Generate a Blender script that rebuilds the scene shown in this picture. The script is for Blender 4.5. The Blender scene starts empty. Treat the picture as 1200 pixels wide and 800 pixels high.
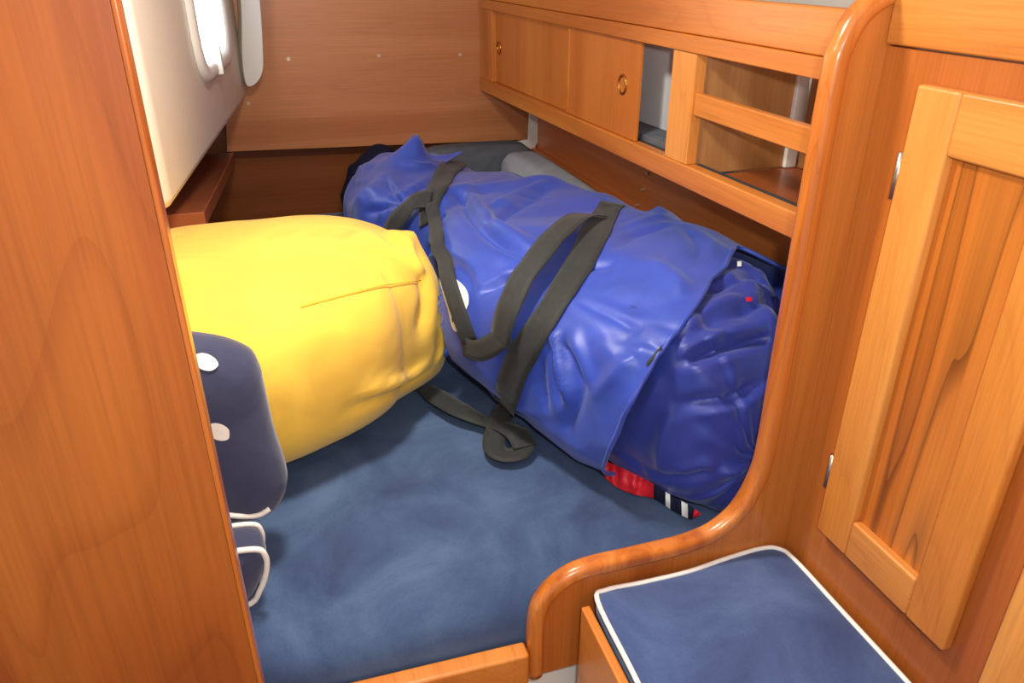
import bpy, bmesh, math, random
import numpy as np
from mathutils import Vector, noise, geometry
from mathutils.bvhtree import BVHTree

# ------------------------------------------------------------------ camera, world, lights
CZ = 1.30                      # camera height above the cabin sole
PITCH, YAW, FPX = math.radians(26.7), math.radians(17.6), 894.0
sc = bpy.context.scene
col = sc.collection
cam_d = bpy.data.cameras.new('camera'); cam = bpy.data.objects.new('camera', cam_d)
col.objects.link(cam); sc.camera = cam
cam_d.sensor_width = 36.0; cam_d.lens = FPX / 1200 * 36.0; cam_d.clip_start = 0.02
cam.location = (0, 0, CZ); cam.rotation_euler = (math.pi / 2 - PITCH, 0, -YAW)

world = bpy.data.worlds.new('world'); sc.world = world; world.use_nodes = True
bg = world.node_tree.nodes['Background']
bg.inputs[0].default_value = (0.93, 0.96, 1.0, 1); bg.inputs[1].default_value = 0.64

HF = np.array([math.sin(YAW), math.cos(YAW), 0]); HR = np.array([math.cos(YAW), -math.sin(YAW), 0])
ZZ = np.array([0, 0, 1.0])
FW = HF * math.cos(PITCH) - ZZ * math.sin(PITCH); UP = HF * math.sin(PITCH) + ZZ * math.cos(PITCH)

def light(name, kind, loc, energy, color=(1, 1, 1), **kw):
    d = bpy.data.lights.new(name, kind); d.energy = energy; d.color = color
    for k, v in kw.items(): setattr(d, k, v)
    o = bpy.data.objects.new(name, d); col.objects.link(o); o.location = loc
    return o
fl = HR * 0.06 + UP * 0.055 + FW * 0.01
light('camera_flash', 'POINT', (fl[0], fl[1], fl[2] + CZ), 28.0, (1.0, 0.97, 0.92), shadow_soft_size=0.018)
# fill light added out of view over the berth, not a known cabin fitting
FILL = light('fill_lamp_light', 'AREA', (0.10, 1.02, CZ + 0.315), 13.0, (1.0, 0.93, 0.82), shape='DISK', size=0.16)

vs = sc.view_settings
vs.view_transform = 'Standard'; vs.look = 'None'; vs.exposure = -0.05; vs.gamma = 1.0
vs.use_curve_mapping = False

# ------------------------------------------------------------------ helpers
def s2l(c):
    return tuple(((v / 255) / 12.92 if v / 255 <= 0.04045 else ((v / 255 + 0.055) / 1.055) ** 2.4) for v in c) + (1,)

def ray(u, v):
    d = HR * (u - 600) + UP * (400 - v) + FW * FPX
    return d / np.linalg.norm(d)

def onz(u, v, z):
    d = ray(u, v); return d * (z / d[2])

def mk(name, verts, faces, mat, parent=None, smooth=False, bevel=0.0, seg=2):
    """mesh object; verts are given relative to the camera height, parents are empties without rotation"""
    off = np.array([0, 0, -CZ])
    p = parent
    while p is not None:
        off = off + np.array(p.location); p = p.parent
    m = bpy.data.meshes.new(name)
    vv = (np.array(verts, float) - off)
    m.from_pydata([tuple(v) for v in vv], [], [tuple(int(i) for i in f) for f in faces])
    bm = bmesh.new(); bm.from_mesh(m)
    bmesh.ops.recalc_face_normals(bm, faces=bm.faces)
    if bevel > 0:
        bmesh.ops.bevel(bm, geom=[e for e in bm.edges if e.calc_face_angle(0) > 0.35], offset=bevel, segments=seg, profile=0.5, affect='EDGES', clamp_overlap=True)
    bm.to_mesh(m); bm.free()
    if smooth or bevel > 0:
        for pl in m.polygons: pl.use_smooth = True
        if bevel > 0 and hasattr(m, 'set_sharp_from_angle'): m.set_sharp_from_angle(angle=math.radians(50))
    o = bpy.data.objects.new(name, m); col.objects.link(o)
    if mat: m.materials.append(mat)
    if parent: o.parent = parent
    if bevel > 0:
        wn = o.modifiers.new('weighted_normals', 'WEIGHTED_NORMAL'); wn.keep_sharp = True; wn.weight = 100
    return o

def box(name, x, y, z, mat, parent=None, bevel=0.002, seg=2, **k):
    (x0, x1), (y0, y1), (z0, z1) = x, y, z
    vs_ = [(a, b, c) for a in (x0, x1) for b in (y0, y1) for c in (z0, z1)]
    return hexa(name, vs_, mat, parent, bevel, seg)

def hexa(name, v, mat, parent=None, bevel=0.002, seg=2):
    """v: 8 corners ordered x(lo,hi) > y(lo,hi) > z(lo,hi)"""
    f = [(0, 1, 3, 2), (4, 6, 7, 5), (0, 4, 5, 1), (2, 3, 7, 6), (0, 2, 6, 4), (1, 5, 7, 3)]
    return mk(name, v, f, mat, parent, bevel=bevel, seg=seg)

def prism(name, poly, fn0, fn1, mat, parent=None, bevel=0.0, seg=2):
    """poly: 2-D outline; fn0/fn1 map a 2-D point to the two 3-D caps"""
    n = len(poly)
    v = [fn0(*p) for p in poly] + [fn1(*p) for p in poly]
    f = [tuple(range(n)), tuple(range(2 * n - 1, n - 1, -1))] + [(i, (i + 1) % n, n + (i + 1) % n, n + i) for i in range(n)]
    return mk(name, v, f, mat, parent, bevel=bevel, seg=seg)

def crom(pts, n, closed=False):
    """dense Catmull-Rom polyline through pts"""
    P = np.array(pts, float)
    if closed: Q = np.vstack([P[-1], P, P[0], P[1]])
    else: Q = np.vstack([2 * P[0] - P[1], P, 2 * P[-1] - P[-2]])
    out = []
    for i in range(1, len(Q) - 2):
        p0, p1, p2, p3 = Q[i - 1], Q[i], Q[i + 1], Q[i + 2]
        for t in np.linspace(0, 1, n, endpoint=False):
            out.append(0.5 * ((2 * p1) + (-p0 + p2) * t + (2 * p0 - 5 * p1 + 4 * p2 - p3) * t * t + (-p0 + 3 * p1 - 3 * p2 + p3) * t ** 3))
    if not closed: out.append(P[-1])
    return np.array(out)

def sweep(name, path, prof, mat, parent=None, up=(0, 0, 1), closed=False):
    """sweep a closed 2-D profile (side, up) along a path"""
    P = np.array(path, float); n = len(P); k = len(prof); up = np.array(up, float)
    v = []
    for i in range(n):
        a = P[(i - 1) % n] if (closed or i > 0) else P[i]
        b = P[(i + 1) % n] if (closed or i < n - 1) else P[i]
        t = b - a; t /= np.linalg.norm(t) + 1e-9
        s = np.cross(t, up); s /= np.linalg.norm(s) + 1e-9
        w = np.cross(s, t)
        for (q, r) in prof: v.append(P[i] + s * q + w * r)
    f = []
    for i in range(n if closed else n - 1):
        j = (i + 1) % n
        for a in range(k):
            b = (a + 1) % k
            f.append((i * k + a, i * k + b, j * k + b, j * k + a))
    if not closed:
        f.append(tuple(range(k))); f.append(tuple((n - 1) * k + a for a in range(k)))
    return mk(name, v, f, mat, parent, smooth=True)

def circ(r, n=8, rx=None): return [(math.cos(2 * math.pi * i / n) * (rx or r), math.sin(2 * math.pi * i / n) * r) for i in range(n)]

def rrect(w, h, r, n=4):
    """rounded rectangle profile, centred"""
    o = []
    for (cx, cy, a0) in ((w / 2 - r, h / 2 - r, 0), (-w / 2 + r, h / 2 - r, 90), (-w / 2 + r, -h / 2 + r, 180), (w / 2 - r, -h / 2 + r, 270)):
        for i in range(n + 1):
            a = math.radians(a0 + 90 * i / n); o.append((cx + r * math.cos(a), cy + r * math.sin(a)))
    return o

def thing(name, label, cat, loc, group=None):
    o = bpy.data.objects.new(name, None); col.objects.link(o)
    o.location = (loc[0], loc[1], loc[2] + CZ); o.empty_display_size = 0.05
    return tag(o, label, cat, group)

def tag(o, label, cat, group=None):
    o['label'] = label; o['category'] = cat
    if group: o['group'] = group
    return o

def struct(o, label=None, cat=None):
    o['kind'] = 'structure'
    if label: o['label'] = label
    if cat: o['category'] = cat
    return o

# ------------------------------------------------------------------ materials
def newmat(name):
    m = bpy.data.materials.new(name); m.use_nodes = True
    nt = m.node_tree; b = nt.nodes['Principled BSDF']
    return m, nt, b

def N(nt, t, **kw):
    n = nt.nodes.new(t)
    for k, v in kw.items(): setattr(n, k, v)
    return n

def wood(name, cols, grain='z', freq=5.0, along=0.5, rough=0.36, coat=0.2, dist=0.6, fine=0.12, seed=0.0, lines=3.0, line_amt=0.35):
    """cols: dark, mid, light (sRGB 0-255); grain: axis the figure runs along; growth lines are contours of a stretched noise"""
    m, nt, b = newmat(name); L = nt.links.new
    tc = N(nt, 'ShaderNodeTexCoord'); mp = N(nt, 'ShaderNodeMapping')
    s = [freq] * 3; s['xyz'.index(grain)] = along
    mp.inputs['Scale'].default_value = s; mp.inputs['Location'].default_value = (seed, seed * 1.7, seed * 0.6)
    L(tc.outputs['Object'], mp.inputs['Vector'])
    n1 = N(nt, 'ShaderNodeTexNoise'); n1.inputs['Scale'].default_value = 1.0
    n1.inputs['Detail'].default_value = 1.5; n1.inputs['Roughness'].default_value = 0.5; n1.inputs['Distortion'].default_value = dist
    L(mp.outputs[0], n1.inputs['Vector'])
    cr = N(nt, 'ShaderNodeValToRGB'); e = cr.color_ramp.elements
    e[0].position = 0.30; e[0].color = s2l(cols[0]); e[1].position = 0.70; e[1].color = s2l(cols[2])
    x = e.new(0.48); x.color = s2l(cols[1])
    L(n1.outputs['Fac'], cr.inputs[0])
    # growth lines
    ml = N(nt, 'ShaderNodeMath', operation='MULTIPLY'); ml.inputs[1].default_value = lines * 4
    fr = N(nt, 'ShaderNodeMath', operation='FRACT'); L(n1.outputs['Fac'], ml.inputs[0]); L(ml.outputs[0], fr.inputs[0])
    lr = N(nt, 'ShaderNodeValToRGB'); le = lr.color_ramp.elements
    k = 1 - line_amt
    le[0].position = 0.0; le[0].color = (k, k * 0.94, k * 0.9, 1); le[1].position = 1.0; le[1].color = (0.5 + k / 2, 0.5 + k / 2 * .98, 0.5 + k / 2 * .97, 1)
    q = le.new(0.14); q.color = (0.97, 0.96, 0.95, 1); q = le.new(0.6); q.color = (1, 1, 1, 1)
    L(fr.outputs[0], lr.inputs[0])
    m1 = N(nt, 'ShaderNodeMix'); m1.data_type = 'RGBA'; m1.blend_type = 'MULTIPLY'; m1.inputs[0].default_value = 1.0
    L(cr.outputs[0], m1.inputs[6]); L(lr.outputs[0], m1.inputs[7])
    mp2 = N(nt, 'ShaderNodeMapping'); s2 = [freq * 45] * 3; s2['xyz'.index(grain)] = along * 9
    mp2.inputs['Scale'].default_value = s2; L(tc.outputs['Object'], mp2.inputs['Vector'])
    n2 = N(nt, 'ShaderNodeTexNoise'); n2.inputs['Scale'].default_value = 1.0; n2.inputs['Detail'].default_value = 3
    L(mp2.outputs[0], n2.inputs['Vector'])
    rm = N(nt, 'ShaderNodeMapRange'); rm.inputs[1].default_value = 0.3; rm.inputs[2].default_value = 0.62
    rm.inputs[3].default_value = 1 - fine; rm.inputs[4].default_value = 1.04; L(n2.outputs['Fac'], rm.inputs[0])
    mx = N(nt, 'ShaderNodeMix'); mx.data_type = 'RGBA'; mx.blend_type = 'MULTIPLY'; mx.inputs[0].default_value = 1.0
    L(m1.outputs[2], mx.inputs[6]); L(rm.outputs[0], mx.inputs[7]); L(mx.outputs[2], b.inputs['Base Color'])
    b.inputs['Roughness'].default_value = rough; b.inputs['Specular IOR Level'].default_value = 0.35
    b.inputs['Coat Weight'].default_value = coat; b.inputs['Coat Roughness'].default_value = 0.25
    bp = N(nt, 'ShaderNodeBump'); bp.inputs['Strength'].default_value = 0.05; bp.inputs['Distance'].default_value = 0.002
    L(n2.outputs['Fac'], bp.inputs['Height']); L(bp.outputs[0], b.inputs['Normal'])
    return m

def plain(name, c, rough=0.5, spec=0.5, metal=0.0, noise_scale=0, var=0.08, bump=0.0, emit=0.0, sheen=0.0, coat=0.0):
    m, nt, b = newmat(name); L = nt.links.new
    base = s2l(c)
    b.inputs['Base Color'].default_value = base
    if noise_scale:
        tc = N(nt, 'ShaderNodeTexCoord'); n = N(nt, 'ShaderNodeTexNoise')
        n.inputs['Scale'].default_value = noise_scale; n.inputs['Detail'].default_value = 4
        L(tc.outputs['Object'], n.inputs['Vector'])
        cr = N(nt, 'ShaderNodeValToRGB'); e = cr.color_ramp.elements
        e[0].position = 0.3; e[1].position = 0.7
        e[0].color = tuple(v * (1 - var) for v in base[:3]) + (1,); e[1].color = tuple(min(1, v * (1 + var)) for v in base[:3]) + (1,)
        L(n.outputs['Fac'], cr.inputs[0]); L(cr.outputs[0], b.inputs['Base Color'])
        if bump:
            bp = N(nt, 'ShaderNodeBump'); bp.inputs['Strength'].default_value = bump; bp.inputs['Distance'].default_value = 0.004
            L(n.outputs['Fac'], bp.inputs['Height']); L(bp.outputs[0], b.inputs['Normal'])
    b.inputs['Roughness'].default_value = rough; b.inputs['Metallic'].default_value = metal
    b.inputs['Specular IOR Level'].default_value = spec
    b.inputs['Coat Weight'].default_value = coat
    if sheen: b.inputs['Sheen Weight'].default_value = sheen; b.inputs['Sheen Roughness'].default_value = 0.4
    if emit:
        b.inputs['Emission Color'].default_value = base; b.inputs['Emission Strength'].default_value = emit
    return m

def suede(name, dark, mid, light):
    """brushed suede: soft blotches of nap plus fine pile"""
    m, nt, b = newmat(name); L = nt.links.new
    tc = N(nt, 'ShaderNodeTexCoord')
    n1 = N(nt, 'ShaderNodeTexNoise'); n1.inputs['Scale'].default_value = 6.0; n1.inputs['Detail'].default_value = 6; n1.inputs['Roughness'].default_value = 0.6; n1.inputs['Distortion'].default_value = 0.6
    n2 = N(nt, 'ShaderNodeTexNoise'); n2.inputs['Scale'].default_value = 260.0; n2.inputs['Detail'].default_value = 3
    L(tc.outputs['Object'], n1.inputs['Vector']); L(tc.outputs['Object'], n2.inputs['Vector'])
    cr = N(nt, 'ShaderNodeValToRGB'); e = cr.color_ramp.elements
    e[0].position = 0.32; e[0].color = s2l(dark); e[1].position = 0.70; e[1].color = s2l(light); x = e.new(0.5); x.color = s2l(mid)
    ad = N(nt, 'ShaderNodeMath', operation='MULTIPLY_ADD'); ad.inputs[1].default_value = 0.14
    mn = N(nt, 'ShaderNodeMath', operation='SUBTRACT'); mn.inputs[1].default_value = 0.5
    L(n2.outputs['Fac'], mn.inputs[0]); L(mn.outputs[0], ad.inputs[0]); L(n1.outputs['Fac'], ad.inputs[2])
    L(ad.outputs[0], cr.inputs[0]); L(cr.outputs[0], b.inputs['Base Color'])
    b.inputs['Roughness'].default_value = 0.9; b.inputs['Specular IOR Level'].default_value = 0.15
    b.inputs['Sheen Weight'].default_value = 0.35; b.inputs['Sheen Roughness'].default_value = 0.45; b.inputs['Sheen Tint'].default_value = (0.55, 0.7, 1, 1)
    bp = N(nt, 'ShaderNodeBump'); bp.inputs['Strength'].default_value = 0.12; bp.inputs['Distance'].default_value = 0.001
    L(n2.outputs['Fac'], bp.inputs['Height']); L(bp.outputs[0], b.inputs['Normal'])
    return m

def cloth(name, c, rough, spec, bump_scale, bump, weave=900, sheen=0.0, sheen_tint=(1, 1, 1, 1), ridge=0.0):
    m, nt, b = newmat(name); L = nt.links.new
    tc = N(nt, 'ShaderNodeTexCoord')
    n1 = N(nt, 'ShaderNodeTexNoise'); n1.inputs['Scale'].default_value = bump_scale; n1.inputs['Detail'].default_value = 3; n1.inputs['Distortion'].default_value = 1.4
    n2 = N(nt, 'ShaderNodeTexNoise'); n2.inputs['Scale'].default_value = weave; n2.inputs['Detail'].default_value = 1
    for n in (n1, n2): L(tc.outputs['Object'], n.inputs['Vector'])
    base = s2l(c)
    cr = N(nt, 'ShaderNodeValToRGB'); e = cr.color_ramp.elements
    e[0].color = tuple(v * 0.86 for v in base[:3]) + (1,); e[1].color = tuple(min(1, v * 1.12) for v in base[:3]) + (1,)
    e[0].position = 0.3; e[1].position = 0.7
    L(n1.outputs['Fac'], cr.inputs[0]); L(cr.outputs[0], b.inputs['Base Color'])
    b.inputs['Roughness'].default_value = rough; b.inputs['Specular IOR Level'].default_value = spec
    b.inputs['Sheen Weight'].default_value = sheen; b.inputs['Sheen Tint'].default_value = sheen_tint
    b1 = N(nt, 'ShaderNodeBump'); b1.inputs['Strength'].default_value = bump; b1.inputs['Distance'].default_value = 0.012
    b2 = N(nt, 'ShaderNodeBump'); b2.inputs['Strength'].default_value = 0.08; b2.inputs['Distance'].default_value = 0.0006
    if ridge:
        n3 = N(nt, 'ShaderNodeTexNoise'); n3.noise_type = 'RIDGED_MULTIFRACTAL'; n3.inputs['Scale'].default_value = 5.5; n3.inputs['Detail'].default_value = 2.2; n3.inputs['Distortion'].default_value = 0.7
        L(tc.outputs['Object'], n3.inputs['Vector'])
        b3 = N(nt, 'ShaderNodeBump'); b3.inputs['Strength'].default_value = ridge; b3.inputs['Distance'].default_value = 0.010
        L(n3.outputs['Fac'], b3.inputs['Height']); L(b3.outputs[0], b1.inputs['Normal'])
    L(n1.outputs['Fac'], b1.inputs['Height']); L(n2.outputs['Fac'], b2.inputs['Height']); L(b1.outputs[0], b2.inputs['Normal']); L(b2.outputs[0], b.inputs['Normal'])
    return m

TEAK = ((148, 72, 22), (196, 112, 42), (216, 140, 62))
M = {}
def W(key, name, dark, mid, lt, grain, freq=5, along=0.5, seed=0.0, **k): M[key] = wood(name, (dark, mid, lt), grain, freq, along, seed=seed, **k)
W('panel', 'teak_panel_vertical', (128, 58, 20), (156, 78, 27), (184, 104, 40), 'z', 5, 0.6, 3.1, rough=0.46, coat=0.08, line_amt=0.16, lines=2)
W('bulk', 'teak_bulkhead', (158, 82, 32), (180, 100, 40), (194, 116, 50), 'z', 7, 0.5, 1.3, line_amt=0.12, lines=2)
W('bead', 'teak_bead', (170, 88, 30), (198, 112, 44), (214, 134, 62), 'z', 24, 1.2, 5.3, rough=0.26, coat=0.5, line_amt=0.2)
W('rail', 'teak_rail', (184, 102, 38), (204, 122, 50), (216, 138, 64), 'y', 9, 0.7, 2.2, line_amt=0.1)
W('stile', 'teak_stile', (190, 108, 42), (212, 132, 56), (228, 152, 74), 'z', 10, 0.8, 7.2, line_amt=0.12)
W('slide', 'teak_sliding_door', (184, 100, 38), (198, 114, 46), (208, 126, 54), 'z', 6, 0.6, 4.7, line_amt=0.05, lines=2)
W('back', 'teak_back_panel', (190, 118, 72), (202, 132, 84), (212, 142, 94), 'x', 8, 0.5, 9.0, line_amt=0.07, lines=2, rough=0.4)
W('backlow', 'teak_back_lower', (118, 62, 24), (134, 72, 30), (148, 84, 38), 'x', 6, 0.5, 6.0, line_amt=0.07)
W('side', 'teak_side_board', (180, 98, 46), (196, 112, 56), (206, 124, 66), 'y', 7, 0.5, 8.0, line_amt=0.07)
W('doorpanel', 'teak_door_panel', (160, 82, 28), (184, 102, 36), (198, 120, 50), 'z', 6.5, 0.55, 11.5, dist=0.9, line_amt=0.62, lines=2.2)
W('doorstile', 'teak_door_stile', (182, 102, 38), (202, 124, 50), (220, 150, 74), 'z', 7, 1.2, 12.7, line_amt=0.10)
W('doorrail', 'teak_door_rail', (186, 106, 40), (202, 126, 54), (214, 144, 70), 'y', 8, 0.9, 14.1, line_amt=0.10)
W('locker_in', 'teak_locker_lining', (150, 98, 52), (172, 118, 68), (188, 134, 82), 'z', 9, 0.8, 5.5, line_amt=0.12)
W('locker_floor', 'teak_locker_floor', (140, 72, 34), (160, 86, 42), (172, 98, 50), 'y', 9, 0.6, 3.5, line_amt=0.08)
W('sole', 'teak_sole', (110, 62, 28), (140, 84, 42), (160, 102, 56), 'y', 8, 0.5, 1.1)
W('ledge', 'teak_ledge', (110, 54, 30), (128, 66, 38), (142, 78, 46), 'y', 7, 0.5, 2.0, line_amt=0.07)
M['cream'] = plain('cream_gelcoat', (226, 222, 212), 0.3, noise_scale=3, var=0.02)
M['liner'] = plain('hull_liner_vinyl', (232, 222, 208), 0.5, noise_scale=2.5, var=0.03)
M['white'] = plain('white_vinyl', (228, 226, 220), 0.45, noise_scale=8, var=0.03)
M['greyliner'] = plain('grey_hull_liner', (222, 228, 232), 0.7, noise_scale=30, var=0.03)
M['ceil'] = plain('ceiling_vinyl', (230, 228, 222), 0.6, noise_scale=4, var=0.02)
M['darkgap'] = plain('dark_shelf_lining', (40, 38, 40), 0.8, noise_scale=20, var=0.1)
M['brass'] = plain('brass', (196, 140, 66), 0.3, metal=1.0, noise_scale=60, var=0.08)
M['steel'] = plain('hinge_steel', (190, 186, 178), 0.35, metal=1.0, noise_scale=60, var=0.08)
M['plug'] = plain('screw_head', (214, 196, 170), 0.3, metal=0.6, noise_scale=90, var=0.1)
M['mat'] = suede('navy_suede_mattress', (50, 64, 96), (64, 82, 115), (80, 100, 132))
M['seat'] = suede('navy_suede_seat', (54, 66, 106), (66, 82, 124), (82, 100, 142))
M['piping'] = plain('white_piping', (236, 232, 222), 0.55, noise_scale=80, var=0.04)
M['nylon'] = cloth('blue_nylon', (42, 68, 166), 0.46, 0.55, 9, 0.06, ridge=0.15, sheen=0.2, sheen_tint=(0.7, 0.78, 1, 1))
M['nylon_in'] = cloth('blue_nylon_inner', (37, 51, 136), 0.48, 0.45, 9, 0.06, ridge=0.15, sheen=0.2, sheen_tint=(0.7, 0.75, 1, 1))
M['yellow'] = cloth('yellow_cotton', (247, 196, 74), 0.8, 0.2, 7, 0.12, weave=700, sheen=0.2)
M['seam'] = cloth('yellow_seam', (232, 180, 58), 0.85, 0.2, 40, 0.05)
M['webbing'] = cloth('black_webbing', (44, 46, 45), 0.65, 0.25, 60, 0.05, weave=500, sheen=0.1)
M['navy'] = cloth('navy_canvas', (58, 62, 88), 0.85, 0.2, 14, 0.12, weave=600, sheen=0.25)
M['darknavy'] = cloth('dark_navy_cloth', (24, 28, 52), 0.85, 0.2, 24, 0.3, weave=600)
M['grey'] = cloth('grey_upholstery', (166, 174, 184), 0.85, 0.2, 10, 0.08, weave=500)
M['slate'] = cloth('slate_upholstery', (96, 100, 108), 0.9, 0.2, 12, 0.1, weave=500)
M['red'] = cloth('red_lining', (206, 30, 44), 0.5, 0.4, 40, 0.4)
M['badge'] = plain('badge_white', (222, 228, 226), 0.5, noise_scale=60, var=0.03)
M['badge_navy'] = plain('badge_navy', (34, 30, 62), 0.5, noise_scale=60, var=0.05)
M['badge_red'] = plain('badge_red', (200, 60, 70), 0.5, noise_scale=60, var=0.05)
M['pane'] = plain('daylight_pane', (244, 250, 255), 0.2, emit=5.0)
M['fillglass'] = plain('fill_glass', (255, 240, 214), 0.3, emit=3.0)  # glowing glass meant for the added fill light

# ------------------------------------------------------------------ structure: shell
YB = 2.65            # aft wall
ZM = -0.80           # top of the berth mattress
struct(box('floor', (-1.2, 1.3), (-0.9, 2.9), (-1.34, -1.30), M['sole'], bevel=0), 'brown wooden cabin sole', 'floor')
struct(box('ceiling', (-1.2, 1.3), (0.15, 2.9), (0.34, 0.38), M['ceil'], bevel=0), 'white cabin ceiling over the berth', 'ceiling')
# aft wall: upper panel proud of a darker lower panel
wb = struct(hexa('wall_back', [(-0.13, YB, -0.563), (-0.02, YB, 0.34), (-0.13, YB + .02, -0.563), (-0.02, YB + .02, 0.34),
                               (0.915, YB, -0.590), (0.95, YB, 0.34), (0.915, YB + .02, -0.590), (0.95, YB + .02, 0.34)], M['back'], bevel=0.002),
            'reddish brown wooden panel closing the aft end of the cabin', 'wall')
box('lower_panel', (-0.75, 1.03), (YB + .075, YB + .095), (-1.3, -0.5), M['backlow'], wb)
box('upper_backing', (-1.1, 1.2), (YB + .10, YB + .12), (-1.3, 0.34), M['backlow'], wb, bevel=0)
for (u, v) in ((338, 69), (444, 65), (539, 64), (291, 121)):
    d = ray(u, v); p = d * (YB / d[1])
    pr = [(math.cos(a) * .006, math.sin(a) * .006) for a in np.linspace(0, 2 * math.pi, 10, endpoint=False)]
    prism('screw', pr, lambda a, b, p=p: (p[0] + a, YB - .003, p[2] + b), lambda a, b, p=p: (p[0] + a, YB + .002, p[2] + b), M['plug'], wb)
# hull on the starboard side and side board below the locker
struct(box('wall_right', (1.06, 1.10), (0.762, 2.78), (-1.3, 0.34), M['cream'], bevel=0), 'pale hull side behind the shelf locker', 'wall')
tb = struct(hexa('trim_1', [(0.955, 0.765, -0.80), (0.955, 0.765, -0.40), (0.912, YB + .06, -0.66), (0.912, YB + .06, -0.42),
                            (1.05, 0.765, -0.80), (1.05, 0.765, -0.40), (1.05, YB + .06, -0.66), (1.05, YB + .06, -0.42)], M['side'], bevel=0.002),
            'brown wooden side board below the shelf locker', 'board')
hexa('lower_plank', [(0.930, 0.765, -0.86), (0.930, 0.765, -0.60), (0.890, YB + .06, -0.86), (0.890, YB + .06, -0.605),
                     (1.05, 0.765, -0.86), (1.05, 0.765, -0.60), (1.05, YB + .06, -0.86), (1.05, YB + .06, -0.605)], M['side'], tb, bevel=0.003)
for (u, v) in ((758, 203), (752, 222), (745, 240)):
    d = ray(u, v); p = d * (0.925 / d[0])
    pr = [(math.cos(a) * .004, math.sin(a) * .004) for a in np.linspace(0, 2 * math.pi, 8, endpoint=False)]
    prism('screw', pr, lambda a, b, p=p: (p[0] - .002, p[1] + a, p[2] + b), lambda a, b, p=p: (p[0] + .02, p[1] + a, p[2] + b), M['plug'], tb)
# port side: padded white hull liner with a porthole, ledge and hull below
LX = lambda y: -0.172 + (y - 1.40) * 0.105          # inner face of the liner
def liner():
    prof = []                                        # plan outline (x, y) with a rounded near corner
    r = 0.035
    x1, y1 = LX(1.40), 1.40
    for a in np.linspace(-90, 0, 7):
        prof.append((x1 - r + r * math.cos(math.radians(a)), y1 + r + r * math.sin(math.radians(a))))
    prof += [(LX(YB), YB - .002), (-0.9, YB - .002), (-0.9, y1)]
    n = len(prof); v = []; f = []
    zs = [(-0.400, 0.030), (-0.392, 0.012), (-0.375, 0.0), (0.34, 0.0)]   # z, inset: rounded lower edge
    c = np.array([-0.55, 2.0])
    for z, ins in zs:
        for p in prof:
            q = np.array(p); d = c - q; d /= np.linalg.norm(d); q = q + d * ins
            v.append((q[0], q[1], z))
    for k in range(len(zs) - 1):
        for i in range(n):
            j = (i + 1) % n; f.append((k * n + i, k * n + j, (k + 1) * n + j, (k + 1) * n + i))
    f.append(tuple(range(n))); f.append(tuple((len(zs) - 1) * n + i for i in range(n)))
    o = mk('wall_left', v, f, M['liner'], smooth=True)
    o.data.set_sharp_from_angle(angle=math.radians(40))
    return o
wl = struct(liner(), 'cream padded hull liner with rounded lower edge', 'wall')
struct(box('wall_left_hull', (-1.00, -0.95), (0.76, 2.78), (-1.3, 0.34), M['side'], bevel=0), 'brown hull side below the cream liner', 'wall')
tl = struct(hexa('trim_2', [(-0.94, 1.565, -0.475), (-0.94, 1.565, -0.445), (-0.94, YB, -0.60), (-0.94, YB, -0.565),
                            (-0.137, 1.565, -0.475), (-0.137, 1.565, -0.445), (-0.108, YB, -0.60), (-0.108, YB, -0.565)], M['ledge'], bevel=0.002),
            'reddish wooden ledge below the cream hull liner', 'ledge')
# forward bulkhead, port part
wf = struct(box('wall_front_left', (-1.3, -0.103), (0.722, 0.742), (-1.3, 0.34), M['panel'], bevel=0.001), 'glossy orange wooden bulkhead panel with plain vertical edge', 'wall')
box('edge_strip', (-0.103, -0.097), (0.720, 0.744), (-1.3, 0.34), M['bead'], wf, bevel=0.002)
# forward bulkhead, starboard part: cut-out with a rounded bead
edge = [(0.676, -0.030), (0.651, -0.040), (0.628, -0.058), (0.614, -0.088), (0.610, -0.127), (0.610, -0.33), (0.610, -0.50), (0.610, -0.62),
        (0.604, -0.672), (0.584, -0.720), (0.548, -0.752), (0.50, -0.766), (0.42, -0.768), (0.345, -0.768), (0.308, -0.778), (0.279, -0.805), (0.268, -0.84), (0.266, -0.90), (0.266, -0.952)]
def smooth_edge(e, n=6): return crom(e, n)
ed = smooth_edge(edge)
poly = [tuple(p) for p in ed] + [(0.70, -0.952), (0.70, -0.030)]
wr = struct(prism('wall_front_right', poly, lambda a, b: (a, 0.742, b), lambda a, b: (a, 0.764, b), M['bulk']), 'orange wooden bulkhead wing with curved cut out and rounded bead', 'wall')
sweep('edge_bead', [(p[0] + .006, 0.749, p[1]) for p in ed], rrect(0.024, 0.028, 0.010, 5), M['bead'], wr, up=(1e-4, 1, 0))

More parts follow.
